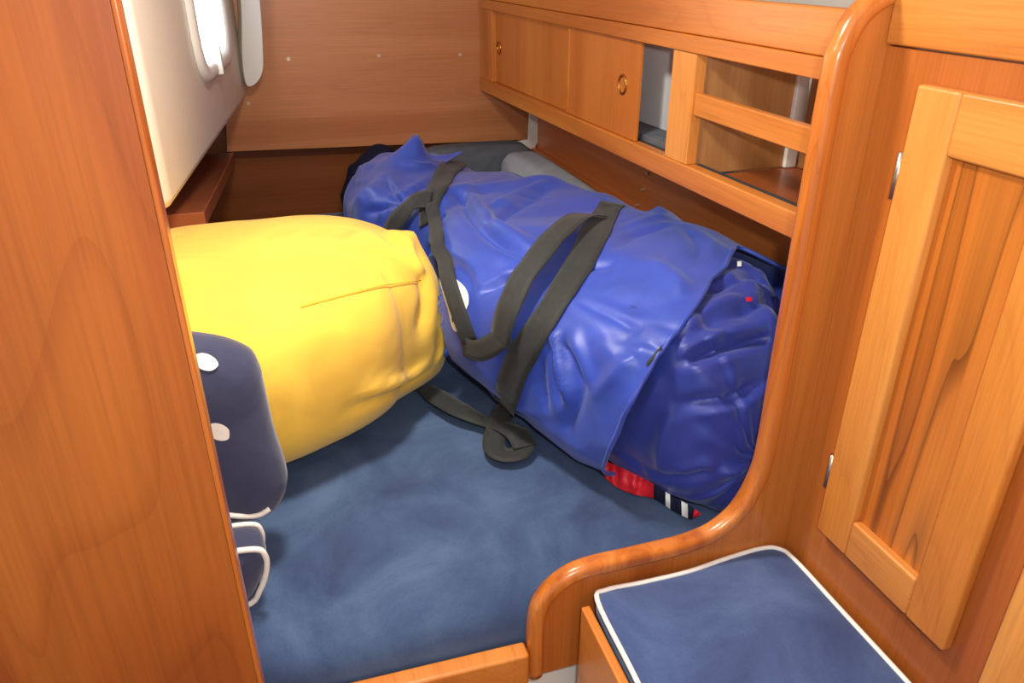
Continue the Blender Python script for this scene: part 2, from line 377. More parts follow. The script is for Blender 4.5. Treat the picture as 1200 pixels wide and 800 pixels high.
# ------------------------------------------------------------------ berth and mattress
tag(box('berth', (-0.94, 1.05), (0.765, 2.72), (-1.30, -0.928), M['cream'], bevel=0.004), 'cream moulded berth platform below the navy mattress', 'berth')
struct(hexa('trim_4', [(-0.098, 0.728, -0.950), (-0.098, 0.728, -0.882), (-0.098, 0.757, -0.950), (-0.098, 0.757, -0.882),
                       (0.258, 0.728, -0.950), (0.258, 0.728, -0.890), (0.258, 0.757, -0.950), (0.258, 0.757, -0.890)], M['rail'], bevel=0.005, seg=3),
       'orange wooden board along the front edge of the berth', 'board')
def mattress():
    # cross-section (y, z) swept in x with a soft rounded front edge
    sec = [(0.768, -0.925), (0.762, -0.90), (0.760, -0.875), (0.764, -0.850), (0.775, -0.828), (0.795, -0.812), (0.825, -0.804)]
    sec += [(y, ZM) for y in np.linspace(0.87, 2.66, 60)] + [(2.70, -0.806), (2.715, -0.83), (2.715, -0.925)]
    xs = np.linspace(-0.94, 0.885, 62); v = []; k = len(sec)
    for x in xs:
        for (y, z) in sec:
            dz = 0.0
            if z > -0.83:
                dz = 0.006 * (noise.noise((x * 2.2, y * 2.2, 1.3))) - 0.003
                if x < -0.88 or x > 0.85: dz -= 0.012
            v.append((x, y, z + dz))
    f = [(i * k + j, i * k + j + 1, (i + 1) * k + j + 1, (i + 1) * k + j) for i in range(len(xs) - 1) for j in range(k - 1)]
    f += [(i * k, (i + 1) * k, (i + 1) * k + k - 1, i * k + k - 1) for i in range(len(xs) - 1)]
    f += [tuple(range(k)), tuple((len(xs) - 1) * k + j for j in range(k))]
    return mk('berth_mattress', v, f, M['mat'], smooth=True)
tag(mattress(), 'large navy blue suede berth mattress under the bags', 'mattress')

# ------------------------------------------------------------------ shelf locker along the starboard side
XC = 0.729
LK = thing('shelf_locker', 'orange wooden shelf locker with sliding doors and open shelf above the blue bag', 'locker', (XC, 0.77, -0.40))
zb = lambda y: -0.334 - (y - 0.9) * 0.0185        # top of the bottom rail
zl = lambda y: -0.374 - (y - 0.9) * 0.0195        # underside of the bottom rail
Y0, Y1 = 0.766, YB - .004
def slab(name, y0, y1, z0, z1, x0, x1, mat, parent=LK, bevel=0.002):
    z0f = z0 if callable(z0) else (lambda y: z0); z1f = z1 if callable(z1) else (lambda y: z1)
    return hexa(name, [(x, y, zf(y)) for x in (x0, x1) for y in (y0, y1) for zf in (z0f, z1f)], mat, parent, bevel)
slab('top_board', Y0, Y1, -0.119, -0.058, XC - 0.002, XC + 0.016, M['rail'], bevel=0.003)
slab('top_rail', Y0, Y1, -0.148, -0.1195, XC - 0.006, XC + 0.016, M['rail'])
slab('bottom_rail', Y0, Y1, zl, zb, XC - 0.006, XC + 0.020, M['rail'], bevel=0.003)
slab('stile', 1.236, 1.318, zb, -0.148, XC - 0.003, XC + 0.020, M['stile'])
slab('end_stile', 2.505, Y1, zb, -0.148, XC - 0.003, XC + 0.016, M['stile'])
for (y0, y1, dx, uv) in ((1.838, 2.520, 0.012, (585, 56)), (1.462, 1.850, 0.004, (730, 99))):
    dr = slab('sliding_door', y0, y1, lambda y: zb(y) + .001, -0.149, XC + dx, XC + dx + 0.007, M['slide'], bevel=0.0008)
    d = ray(*uv); p = d * ((XC + dx) / d[0])
    ring = [(XC + dx - .001, p[1] + .0185 * math.cos(a), p[2] + .0185 * math.sin(a)) for a in np.linspace(0, 2 * math.pi, 24, endpoint=False)]
    sweep('finger_ring', ring, circ(.0028, 6), M['brass'], dr, up=(1, 0, 0), closed=True)
    box('edge_strip', (XC + dx - .005, XC + dx + .0005), (y1 - .011, y1 - .001), (zb(y1) + .004, -0.151), M['doorstile'], dr, bevel=0.0008)
slab('fiddle_rail', Y0, 1.236, -0.252, -0.213, XC + 0.002, XC + 0.018, M['rail'], bevel=0.003)
# locker inside
slab('shelf_bottom', Y0, 1.236, lambda y: zb(y) - .035, lambda y: zb(y) - .022, XC + .020, 1.055, M['locker_floor'])
slab('shelf_bottom', 1.250, Y1, lambda y: zb(y) - .035, lambda y: zb(y) + .012, XC + .028, 0.842, M['slate'])
slab('shelf_lip', Y0, 1.236, lambda y: zb(y) - .022, lambda y: zb(y) + .001, XC + .021, XC + .028, M['darkgap'])
slab('door_track', 1.318, 2.50, lambda y: zb(y) - .022, lambda y: zb(y) + .001, XC + .021, XC + .027, M['darkgap'])
slab('partition', 1.240, 1.250, lambda y: zb(y) - .021, -0.120, XC + .021, 0.945, M['locker_in'])
slab('white_upright', 1.232, 1.250, lambda y: zb(y) - .021, -0.120, 0.940, 0.965, M['white'])
slab('grey_lining', 1.255, 2.60, lambda y: zb(y) + .011, -0.100, 0.822, 0.830, M['greyliner'])
slab('side_lining', Y0, 1.230, lambda y: zb(y) - .021, -0.120, 0.966, 0.972, M['locker_in'])
slab('underside', Y0, Y1, lambda y: zb(y) - .040, lambda y: zb(y) - .0355, XC + .021, 1.05, M['side'])

# ------------------------------------------------------------------ wardrobe locker with panelled door, starboard of the seat
XD = 0.677
WR = thing('wardrobe_locker', 'tall orange wooden locker with a panelled door beside the navy seat', 'locker', (XD, 0.55, -1.3))
box('face_frame', (XD, XD + .02), (-0.60, 0.742), (-1.3, -0.088), M['bulk'], WR, bevel=0.001)
box('top_board', (XD - .006, XD + .02), (-0.60, 0.741), (-0.086, 0.34), M['doorrail'], WR, bevel=0.003)
DY0, DY1, DZ0, DZ1 = 0.446, 0.672, -0.716, -0.119
TH = XD - .016
door = box('door', (XD - .004, XD - .0005), (DY0 + .01, DY1 - .01), (DZ0 + .01, DZ1 - .01), M['doorpanel'], WR, bevel=0.0)
SW = 0.058
box('stile', (TH, XD - .001), (DY1 - SW, DY1), (DZ0, DZ1), M['doorstile'], door, bevel=0.004, seg=3)
box('stile', (TH, XD - .001), (DY0, DY0 + SW), (DZ0, DZ1), M['doorstile'], door, bevel=0.004, seg=3)
box('rail', (TH, XD - .001), (DY0 + SW, DY1 - SW), (DZ1 - .064, DZ1), M['doorrail'], door, bevel=0.004, seg=3)
box('rail', (TH, XD - .001), (DY0 + SW, DY1 - SW), (DZ0, DZ0 + .058), M['doorrail'], door, bevel=0.004, seg=3)
for zc in (-0.218, -0.622):
    h = sweep('hinge', [(XD - .010, DY1 + .004, zc - .026), (XD - .010, DY1 + .004, zc + .026)], circ(.0045, 10), M['steel'], door, up=(1, 0, 0))
struct(box('trim_3', (0.650, 0.705), (0.30, 0.392), (-1.3, -0.03), M['doorstile'], bevel=0.004, seg=3), 'bright orange wooden corner post beside the panelled locker door', 'post')

# ------------------------------------------------------------------ seat with cushion
SB = thing('bench', 'wooden seat box with raised side board below the navy seat cushion', 'bench', (0.5, 0.5, -1.3))
box('seat_box', (0.352, XD - .002), (0.20, 0.738), (-1.3, -0.865), M['bulk'], SB)
hexa('side_board', [(0.322, 0.30, -1.3), (0.322, 0.30, -0.812), (0.330, 0.722, -1.3), (0.330, 0.722, -0.812),
                    (0.336, 0.30, -1.3), (0.336, 0.30, -0.812), (0.344, 0.722, -1.3), (0.344, 0.722, -0.812)], M['rail'], SB, 0.003)
def seat_cushion():
    T = thing('seat_cushion', 'navy blue suede seat cushion edged with white piping', 'cushion', (0.5, 0.5, -0.865))
    out = [(0.352, 0.715), (0.372, 0.730), (0.42, 0.728), (0.50, 0.727), (0.57, 0.734), (0.63, 0.737), (0.656, 0.728), (0.664, 0.70), (0.664, 0.60), (0.664, 0.45), (0.660, 0.26), (0.64, 0.245),
           (0.50, 0.24), (0.36, 0.245), (0.345, 0.26), (0.342, 0.45), (0.347, 0.60)]
    o = crom(out, 5, True); c = o.mean(0); n = len(o); v = []; f = []
    rings = [(0.0, -0.863), (0.0, -0.806)]
    for s in (0.0, 0.03, 0.07, 0.14, 0.24, 0.38, 0.55, 0.75): rings.append((s, -0.802 + 0.012 * (1 - (1 - s) ** 6)))
    for s, z in rings:
        for p in o:
            q = p + (c - p) * s; v.append((q[0], q[1], z))
    for k in range(len(rings) - 1):
        for i in range(n):
            j = (i + 1) % n; f.append((k * n + i, k * n + j, (k + 1) * n + j, (k + 1) * n + i))
    f.append(tuple(range(n))); f.append(tuple((len(rings) - 1) * n + i for i in range(n)))
    mk('pad', v, f, M['seat'], T, smooth=True)
    sweep('piping', [(p[0], p[1], -0.801) for p in o], circ(.0038, 8), M['piping'], T, closed=True)
seat_cushion()

# ------------------------------------------------------------------ soft bags
def loft(stations, ns, nt, capA, capB, p=0.72, q=0.8, zb0=ZM):
    """bag body: stations (x, y, half width, height); returns grid (ns, nt, 3)"""
    S = crom(stations, 24); L = np.concatenate([[0], np.cumsum(np.linalg.norm(np.diff(S[:, :2], axis=0), axis=1))])
    tt = np.linspace(0, L[-1], ns)
    # denser rings near the ends
    w = np.linspace(0, 1, ns); w = 0.5 - 0.5 * np.cos(np.pi * w); w = 0.55 * np.linspace(0, 1, ns) + 0.45 * w
    tt = w * L[-1]
    C = np.stack([np.interp(tt, L, S[:, k]) for k in range(4)], 1)
    T = np.gradient(C[:, :2], axis=0); T /= np.linalg.norm(T, axis=1)[:, None]
    R = np.stack([T[:, 1], -T[:, 0]], 1)
    th = np.linspace(0, 2 * np.pi, nt, endpoint=False)
    cs, sn = np.cos(th), np.sin(th)
    a = np.sign(cs) * np.abs(cs) ** p; b = np.sign(sn) * np.abs(sn) ** q
    def cap(d, r): return np.sqrt(np.clip(1 - (1 - np.clip(d / r, 0, 1)) ** 2.6, 0, 1))
    k = np.minimum(cap(tt, capA), cap(L[-1] - tt, capB)); k = np.maximum(k, 0.02)
    G = np.zeros((ns, nt, 3))
    for i in range(ns):
        hw, h = C[i, 2] * (0.25 + 0.75 * k[i]) if k[i] > 0.03 else C[i, 2] * 0.02, C[i, 3] * k[i]
        G[i, :, 0] = C[i, 0] + R[i, 0] * a * hw; G[i, :, 1] = C[i, 1] + R[i, 1] * a * hw
        G[i, :, 2] = zb0 + (C[i, 3] * 0.42) * (1 - k[i]) + h * (0.5 + 0.5 * b)
    return G

def gnormals(G):
    du = np.gradient(G, axis=0); dv = (np.roll(G, -1, 1) - np.roll(G, 1, 1))
    n = np.cross(du, dv); n /= np.linalg.norm(n, axis=2)[:, :, None] + 1e-9
    c = G.mean((0, 1))
    if ((G - c) * n).sum() < 0: n = -n
    return n

def gfaces(ns, nt, rng=None):
    f = []
    for i in range(ns - 1):
        for j in range(nt):
            f.append((i * nt + j, i * nt + (j + 1) % nt, (i + 1) * nt + (j + 1) % nt, (i + 1) * nt + j))
    f.append(tuple(range(nt - 1, -1, -1))); f.append(tuple((ns - 1) * nt + j for j in range(nt)))
    return f

def bvh_of(G):
    ns, nt = G.shape[:2]
    F = gfaces(ns, nt); V = G.reshape(-1, 3); a, b, c, _ = F[(ns // 2) * nt + nt // 4]
    if np.cross(V[b] - V[a], V[c] - V[a]) @ (V[a] - G.mean((0, 1))) < 0: F = [f[::-1] for f in F]
    return BVHTree.FromPolygons([tuple(v) for v in V], F)

def cast(tree, u, v):
    d = ray(u, v); h = tree.ray_cast(Vector((0, 0, 0)), Vector(d))
    return np.array(h[0]) if h[0] is not None else None

def fold(G, nrm, tree, folds):
    """press creases and lift ridges along lines on the surface"""
    V = G.reshape(-1, 3); D = np.zeros(len(V))
    for pts, depth, width in folds:
        P = crom(pts, 8)
        Q = [cast(tree, *p) for p in P]; Q = [q for q in Q if q is not None]
        if len(Q) < 3: continue
        Q = np.array(Q); best = np.full(len(V), 1e9); tb_ = np.zeros(len(V)); side = np.zeros(len(V))
        for i in range(len(Q) - 1):
            a, b = Q[i], Q[i + 1]; ab = b - a; l2 = ab @ ab + 1e-12
            t = np.clip(((V - a) @ ab) / l2, 0, 1); d = V - (a + t[:, None] * ab)
            dd = np.linalg.norm(d, axis=1); m = dd < best
            best[m] = dd[m]; tb_[m] = (i + t[m]) / (len(Q) - 1)
            sd = (np.cross(ab, d) * nrm.reshape(-1, 3)).sum(1)
            side[m] = np.sign(sd[m])
        tap = np.clip(np.minimum(tb_, 1 - tb_) / 0.25, 0.0, 1) ** 0.7
        x = best / width
        D += depth * tap * (np.exp(-(x ** 1.5)) - 0.28 * np.exp(-((best * side - 1.7 * width) / (1.0 * width)) ** 2))
    return G + nrm * D.reshape(G.shape[:2])[:, :, None]

def rumple(G, nrm, amp, scale, seed, ridged=True, octaves=2):
    V = G.reshape(-1, 3); out = np.zeros(len(V))
    for o in range(octaves):
        s = scale * (1.9 ** o); a = amp / (1.8 ** o)
        for i, p in enumerate(V):
            n = noise.noise((p[0] * s + seed, p[1] * s * 0.8, p[2] * s + seed * 2))
            out[i] += a * ((0.5 - abs(n) * 1.6) if ridged else n)
    return G + nrm * out.reshape(G.shape[:2])[:, :, None]

def clampz(G, z):
    G[:, :, 2] = np.maximum(G[:, :, 2], z); return G

def facets(G, nrm, npts, amp, seed, aniso=1.6, soft=1):
    """crumpled-cloth facets: random heights over a triangulated scatter, flat in between, sharp at the edges"""
    ns, nt = G.shape[:2]; rnd = random.Random(seed)
    Ls = np.linalg.norm(np.diff(G.mean(1), axis=0), axis=1).sum(); Lc = np.linalg.norm(np.diff(G[ns // 2], axis=0), axis=1).sum()
    pts = [Vector((rnd.uniform(-.06, 1.06) * Ls, rnd.uniform(-.06, 1.06) * Lc * aniso)) for _ in range(npts)]
    hs = [rnd.uniform(-1, 1) for _ in range(npts)]
    vc, _, fc, ov, _, _ = geometry.delaunay_2d_cdt(pts, [], [], 0, 1e-6)
    hv = [hs[o[0]] if o else 0.0 for o in ov]
    cum = np.concatenate([[0], np.cumsum(np.linalg.norm(np.diff(G.mean(1), axis=0), axis=1))])
    X = np.repeat(cum[:, None], nt, 1); Y = np.repeat((np.arange(nt) / nt * Lc * aniso)[None, :], ns, 0); H = np.zeros((ns, nt))
    for f in fc:
        a, b, c = (vc[k] for k in f); d = (b.y - c.y) * (a.x - c.x) + (c.x - b.x) * (a.y - c.y)
        if abs(d) < 1e-12: continue
        x0, x1 = min(a.x, b.x, c.x), max(a.x, b.x, c.x)
        i0, i1 = np.searchsorted(cum, x0), np.searchsorted(cum, x1, side='right')
        if i1 <= i0: continue
        xs, ys = X[i0:i1], Y[i0:i1]
        u = ((b.y - c.y) * (xs - c.x) + (c.x - b.x) * (ys - c.y)) / d; v = ((c.y - a.y) * (xs - c.x) + (a.x - c.x) * (ys - c.y)) / d; w = 1 - u - v
        m = (u >= -1e-6) & (v >= -1e-6) & (w >= -1e-6)
        H[i0:i1][m] = (u * hv[f[0]] + v * hv[f[1]] + w * hv[f[2]])[m]
    for _ in range(soft):
        K = H.copy(); K[1:-1] = (H[:-2] + 2 * H[1:-1] + H[2:]) / 4; H = (np.roll(K, 1, 1) + 2 * K + np.roll(K, -1, 1)) / 4
    j = np.arange(nt); H = H * np.clip(np.minimum(j, nt - j) / 6.0, 0, 1)[None, :]
    return G + nrm * (amp * H)[:, :, None]

def clear(P, tree, gap=0.004):
    """push points that lie inside another bag out to its surface"""
    Q = np.array(P, float); sh = Q.shape; Q = Q.reshape(-1, 3)
    for i, p in enumerate(Q):
        h = tree.find_nearest(Vector(p), 0.3)
        if h[0] is None: continue
        n = np.array(h[1]); d = (p - np.array(h[0])) @ n
        if d < gap: Q[i] = np.array(h[0]) + n * gap
    return Q.reshape(sh)

def pull(G, src, dst, radius):
    """drag a soft point of the cloth from one place towards another at the same distance"""
    t = bvh_of(G); a = cast(t, *src)
    if a is None: return G
    b = ray(*dst) * np.linalg.norm(a)
    w = np.exp(-((np.linalg.norm(G - a, axis=2) / radius) ** 1.6))
    return G + w[:, :, None] * (b - a)

def ribbon(name, P3, tree, width, thick, mat, parent, lift=None, across=5, wscale=None, floor=None, avoid=None, face=0.0):
    """webbing laid along 3-D points, pressed onto the surface below"""
    P = np.array(P3); n = len(P)
    for _ in range(2):
        Q = P.copy(); Q[1:-1] = (P[:-2] + 2 * P[1:-1] + P[2:]) / 4; P = Q
    nr = np.zeros_like(P)
    for i in range(n):
        if tree is not None:
            h = tree.find_nearest(Vector(P[i])); nv = np.array(h[1])
            if nv @ (-P[i]) < 0: nv = -nv
        else: nv = np.array([0, 0, 1.0])
        if face:
            nv = nv * (1 - face) + face * (-P[i] / np.linalg.norm(P[i]) * 0.8 + np.array([0, 0, 0.3])); nv /= np.linalg.norm(nv)
        nr[i] = nv
    for _ in range(4):
        Q = nr.copy(); Q[1:-1] = (nr[:-2] + nr[1:-1] * 2 + nr[2:]); nr = Q / np.linalg.norm(Q, axis=1)[:, None]
    top, bot = [], []
    for i in range(n):
        t = P[min(i + 1, n - 1)] - P[max(i - 1, 0)]; t /= np.linalg.norm(t) + 1e-9
        s = np.cross(t, nr[i]); s /= np.linalg.norm(s) + 1e-9
        w = width * (1 if wscale is None else np.interp(i / (n - 1), np.linspace(0, 1, len(wscale)), wscale))
        lf = 0 if lift is None else np.interp(i / (n - 1), np.linspace(0, 1, len(lift)), lift)
        for k in range(across):
            q = P[i] + s * w * (k / (across - 1) - 0.5)
            if tree is not None:
                h = tree.find_nearest(Vector(q)); d = (q - np.array(h[0])) @ nr[i]
                q = q + nr[i] * (0.6 * -d) if abs(d) < 0.03 else q
            q = q + nr[i] * (0.003 + lf)
            if floor is not None: q[2] = max(q[2], floor)
            top.append(q + nr[i] * thick); bot.append(q)
    if avoid is not None: top, bot = list(clear(top, avoid, .0105)), list(clear(bot, avoid, .008))
    if floor is not None:
        for q in top: q[2] = max(q[2], floor + thick)
        for q in bot: q[2] = max(q[2], floor)
    v = top + bot; N_ = n * across; f = []
    for i in range(n - 1):
        for k in range(across - 1):
            a = i * across + k
            f.append((a, a + 1, a + across + 1, a + across)); f.append((N_ + a, N_ + a + across, N_ + a + across + 1, N_ + a + 1))
        for k in (0, across - 1):
            a = i * across + k; f.append((a, a + across, N_ + a + across, N_ + a))
    for i in (0, n - 1):
        for k in range(across - 1):
            a = i * across + k; f.append((a, a + 1, N_ + a + 1, N_ + a))
    return mk(name, v, f, mat, parent, smooth=True)

def on_surface(tree, pts, n=8):
    P = [cast(tree, *p) for p in crom(pts, n)]
    return [p for p in P if p is not None]

# ---- yellow bag
YG = thing('yellow_bag', 'bulky plain yellow cloth bag lying on the mattress', 'bag', (-0.1, 1.45, ZM))
st_y = [(0.248, 1.505, 0.150, 0.285), (0.17, 1.470, 0.20, 0.325), (0.085, 1.435, 0.238, 0.345), (-0.03, 1.385, 0.292, 0.35), (-0.20, 1.355, 0.315, 0.35), (-0.40, 1.36, 0.305, 0.33), (-0.62, 1.37, 0.26, 0.30)]
GY = loft(st_y, 150, 130, 0.05, 0.15, 0.66, 0.70); GY = clampz(GY, ZM + .004)
nY = gnormals(GY); GY = rumple(GY, nY, 0.006, 4.0, 2.2, ridged=False); GY = pull(GY, (468, 282), (484, 271), 0.035); GY = pull(GY, (512, 400), (520, 400), 0.06); tY = bvh_of(GY)
Y_FOLDS = [([(400, 482), (455, 462), (508, 432)], -0.012, 0.010), ([(420, 462), (465, 448), (505, 424)], 0.010, 0.012),
           ([(492, 318), (500, 350), (490, 395)], -0.016, 0.016), ([(440, 266), (455, 276), (470, 292)], -0.010, 0.010),
           ([(478, 275), (482, 300), (498, 322)], 0.012, 0.012), ([(512, 392), (516, 410), (508, 424)], -0.010, 0.008),
           ([(380, 300), (385, 330), (378, 355)], -0.005, 0.02)]
GY = fold(GY, gnormals(GY), tY, Y_FOLDS); GY = clampz(GY, ZM + .004)
tY = bvh_of(GY)
mk('body', GY.reshape(-1, 3), gfaces(*GY.shape[:2]), M['yellow'], YG, smooth=True)

ribbon('seam', on_surface(tY, [(352, 360), (390, 350), (440, 337), (470, 332), (492, 328)]), tY, 0.0022, .0006, M['seam'], YG, across=3)

# ---- blue sail bag
BAG = thing('sail_bag', 'long blue nylon sail bag with black webbing straps lying on the mattress', 'bag', (0.52, 1.45, ZM))
st_out = [(0.655, 1.01, 0.232, 0.352), (0.605, 1.16, 0.264, 0.345), (0.548, 1.37, 0.286, 0.345), (0.535, 1.62, 0.240, 0.33),
          (0.440, 1.85, 0.230, 0.305), (0.385, 2.08, 0.205, 0.30), (0.355, 2.30, 0.15, 0.29)]
G0 = loft(st_out, 300, 220, 0.001, 0.13, 0.60, 0.68)[2:]
G0 = clampz(G0, ZM + .004)
n0 = gnormals(G0)
G0 = rumple(G0, n0, 0.010, 4.2, 3.3, octaves=1); G0 = facets(G0, n0, 130, 0.018, 5, 1.3, 2); G0 = facets(G0, n0, 620, 0.0066, 9, 1.6, 2)
def trim_mouth(G):
    """cut the mouth of the cover on a clean slanting line, drawn forward on the locker side"""
    line = crom([(700, 568), (706, 548), (722, 508), (762, 432), (800, 378), (835, 330), (872, 272)], 10); nt = G.shape[1]
    ax = G[6].mean(0) - G[0].mean(0); ax[2] = 0; fw = -ax / np.linalg.norm(ax)
    th = np.linspace(0, 2 * np.pi, nt, endpoint=False); want = np.full(nt, np.nan); ds = np.linspace(-0.10, 0.22, 65)
    for j in range(nt):
        if math.sin(th[j]) < -0.55 or math.cos(th[j]) > 0.55 or (math.sin(th[j]) < 0 and math.cos(th[j]) > 0): continue
        P = G[0, j][None, :] + ds[:, None] * fw[None, :]; w = P @ FW
        px = np.stack([600 + FPX * (P @ HR) / w, 400 - FPX * (P @ UP) / w], 1)
        d = np.linalg.norm(px[:, None, :] - line[None, :, :], axis=2).min(1); want[j] = ds[d.argmin()]
    ok = np.where(~np.isnan(want))[0]
    want[(np.cos(th) > 0.9)] = 0.12; want[(np.sin(th) < -0.9)] = 0.0
    ok = np.where(~np.isnan(want))[0]; want = np.interp(np.arange(nt), ok, want[ok], period=nt)
    for _ in range(10): want = (np.roll(want, 1) + 2 * want + np.roll(want, -1)) / 4
    k = np.exp(-(np.arange(G.shape[0]) / 46.0) ** 2)[:, None] * want[None, :]
    return G + k[:, :, None] * fw[None, None, :]
G0 = trim_mouth(G0)
G0 = pull(G0, (476, 196), (488, 160), 0.05); G0 = pull(G0, (436, 232), (424, 222), 0.06)
t0 = bvh_of(G0)
OUT_FOLDS = [
    ([(537, 222), (552, 252), (578, 278), (625, 305)], -0.020, 0.012), ([(545, 215), (562, 245), (590, 268), (630, 290)], 0.012, 0.016),
    ([(560, 345), (595, 328), (625, 322)], -0.012, 0.009), ([(565, 268), (610, 240), (650, 214)], -0.012, 0.012),
    ([(566, 245), (605, 228), (640, 212)], 0.008, 0.012), ([(672, 313), (700, 312), (722, 309)], -0.008, 0.012),
    ([(642, 398), (646, 432), (656, 476)], -0.014, 0.012), ([(652, 398), (670, 424), (688, 464)], -0.016, 0.014),
    ([(630, 408), (634, 450), (640, 485)], -0.012, 0.012), ([(648, 386), (655, 430), (672, 480)], 0.012, 0.010),
    ([(664, 395), (680, 425), (690, 462)], 0.009, 0.013), ([(700, 400), (735, 425), (760, 400)], 0.007, 0.016),
    ([(730, 268), (765, 256), (810, 252)], 0.008, 0.014), ([(716, 292), (745, 275), (790, 262)], -0.008, 0.010),
    ([(800, 262), (818, 285), (815, 315)], -0.009, 0.014), ([(745, 300), (790, 320), (800, 350)], 0.007, 0.014),
    ([(675, 352), (720, 372), (750, 390)], -0.006, 0.010), ([(690, 470), (720, 440), (745, 420)], 0.008, 0.014),
    ([(660, 505), (675, 480), (680, 455)], -0.008, 0.012),
    ([(455, 232), (480, 226), (515, 205)], -0.014, 0.010), ([(425, 250), (455, 243), (495, 240)], -0.012, 0.010),
    ([(450, 205), (462, 228), (475, 236)], -0.012, 0.009), ([(470, 190), (500, 195), (535, 182)], 0.012, 0.014),
    ([(440, 262), (455, 245), (470, 252)], 0.010, 0.010), ([(520, 300), (545, 320), (555, 345)], -0.009, 0.010), ([(500, 290), (515, 300), (530, 320)], -0.010, 0.010)]
G0 = fold(G0, gnormals(G0), t0, OUT_FOLDS); G0 = clear(clear(G0, tY, 0.020), tY, 0.020); G0 = clampz(G0, ZM + .004)
t0 = bvh_of(G0)
mk('outer_cover', G0.reshape(-1, 3), gfaces(*G0.shape[:2])[:-2] + gfaces(*G0.shape[:2])[-1:], M['nylon'], BAG, smooth=True)
# hem round the mouth of the cover
sweep('hem', G0[0], circ(.004, 6), M['nylon'], BAG, closed=True)
# inner bundle that shows at the mouth
st_in = [(0.652, 0.800, 0.092, 0.285), (0.640, 0.87, 0.116, 0.320), (0.622, 0.97, 0.160, 0.338), (0.640, 1.06, 0.200, 0.334), (0.625, 1.14, 0.200, 0.31)]
GI = loft(st_in, 130, 150, 0.08, 0.05, 0.60, 0.68); GI = clampz(GI, ZM + .008)
nI = gnormals(GI); GI = rumple(GI, nI, 0.010, 5.0, 5.9, octaves=1); GI = facets(GI, nI, 60, 0.020, 3); GI = facets(GI, nI, 260, 0.0065, 21)
tI = bvh_of(GI)
IN_FOLDS = [([(905, 394), (850, 404), (790, 428)], -0.018, 0.010), ([(900, 384), (850, 392), (795, 412)], 0.014, 0.012),
            ([(865, 345), (830, 365), (790, 395)], 0.012, 0.012), ([(825, 345), (850, 330), (880, 318)], -0.014, 0.012),
            ([(905, 440), (850, 468), (785, 474)], -0.014, 0.010), ([(790, 480), (776, 520), (775, 556)], 0.010, 0.014),
            ([(760, 556), (805, 562), (850, 545)], -0.012, 0.010), ([(815, 540), (850, 552), (885, 545)], 0.010, 0.012),
            ([(868, 300), (890, 325), (910, 330)], -0.014, 0.010), ([(860, 372), (880, 360), (905, 345)], -0.012, 0.010),
            ([(740, 500), (760, 470), (775, 440)], 0.008, 0.012)]
GI = fold(GI, gnormals(GI), tI, IN_FOLDS); GI = clampz(GI, ZM + .008)
tI = bvh_of(GI)
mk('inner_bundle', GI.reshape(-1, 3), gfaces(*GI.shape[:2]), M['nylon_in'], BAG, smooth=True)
# webbing
WB = 0.056
ribbon('strap', on_surface(t0, [(539, 187), (524, 202), (513, 222), (505, 243), (503, 262)]), t0, WB, .0025, M['webbing'], BAG, avoid=tY)
ribbon('strap', on_surface(t0, [(508, 236), (492, 244), (476, 260), (462, 275), (455, 290)]), t0, WB * 1.05, .0025, M['webbing'], BAG, avoid=tY, lift=[.006, .02, .02, .01, .005])
ribbon('strap', on_surface(t0, [(506, 240), (512, 265), (518, 295), (528, 330), (540, 365), (553, 402)]), t0, WB * .52, .0025, M['webbing'], BAG, avoid=tY, face=0.75, lift=[.008, .014, .024, .03, .024, .012])
ribbon('strap', on_surface(t0, [(718, 240), (702, 264), (684, 302), (660, 342), (636, 380), (612, 418), (599, 450), (592, 478), (588, 492)]), t0, WB * .95, .0025, M['webbing'], BAG, avoid=tY)
ribbon('handle', on_surface(t0, [(700, 258), (678, 268), (650, 302), (622, 342), (604, 374), (592, 398)]), t0, WB * .85, .0025, M['webbing'], BAG, avoid=tY, lift=[.006, .02, .035, .035, .025, .010])
ribbon('strap', on_surface(t0, [(548, 402), (566, 407), (585, 401), (602, 390)]), t0, WB * .7, .0025, M['webbing'], BAG, avoid=tY, lift=[.008, .012, .012, .008])
def flat(pts, z=.008, n=6): return [onz(u, v, ZM + z) for (u, v) in crom(pts, n)]
ribbon('strap_tail', flat([(492, 452), (500, 459), (515, 473), (540, 489), (566, 499), (588, 508), (606, 518), (615, 530)]), None, 0.042, .0025, M['webbing'], BAG, lift=[.003, .004, .010, .012, .006, .014, .016, .008], across=4, wscale=[.8, .9, 1.15, 1.1, .7, .9, 1.1, 1.0], floor=ZM + .006, avoid=tY)
ribbon('strap_tail', flat([(617, 522), (608, 535), (590, 537), (579, 529), (580, 515), (588, 500), (592, 488)]), None, 0.040, .0025, M['webbing'], BAG, lift=[.006, .003, .003, .004, .008, .016, .020], across=4)


# ---- small pieces of the sail bag
def patch(name, poly, tree, off, mat, parent, dense=3):
    """thin piece of cloth following the surface, outline given as sight lines onto it"""
    P = crom(poly, dense, True) if dense > 1 else np.array(poly, float)
    c = P.mean(0); rings = [0.0, 0.4, 0.75, 1.0]; v = []; n = len(P)
    for r in rings:
        for p in (P if r > 0 else P[:1]):
            q = c + (p - c) * r; h = cast(tree, *q)
            if h is None: return None
            v.append(h * (1 - off / np.linalg.norm(h)))
    f = [(0, 1 + i, 1 + (i + 1) % n) for i in range(n)]
    for k in range(len(rings) - 2):
        for i in range(n):
            a, b = 1 + k * n + i, 1 + k * n + (i + 1) % n; f.append((a, b, b + n, a + n))
    o = mk(name, v, f, mat, parent, smooth=True)
    return o
bd = patch('badge', [(515, 326), (521, 319), (536, 328), (547, 340), (549, 356), (541, 372), (536, 388), (530, 384), (525, 364), (519, 344)], t0, .003, M['badge'], BAG)
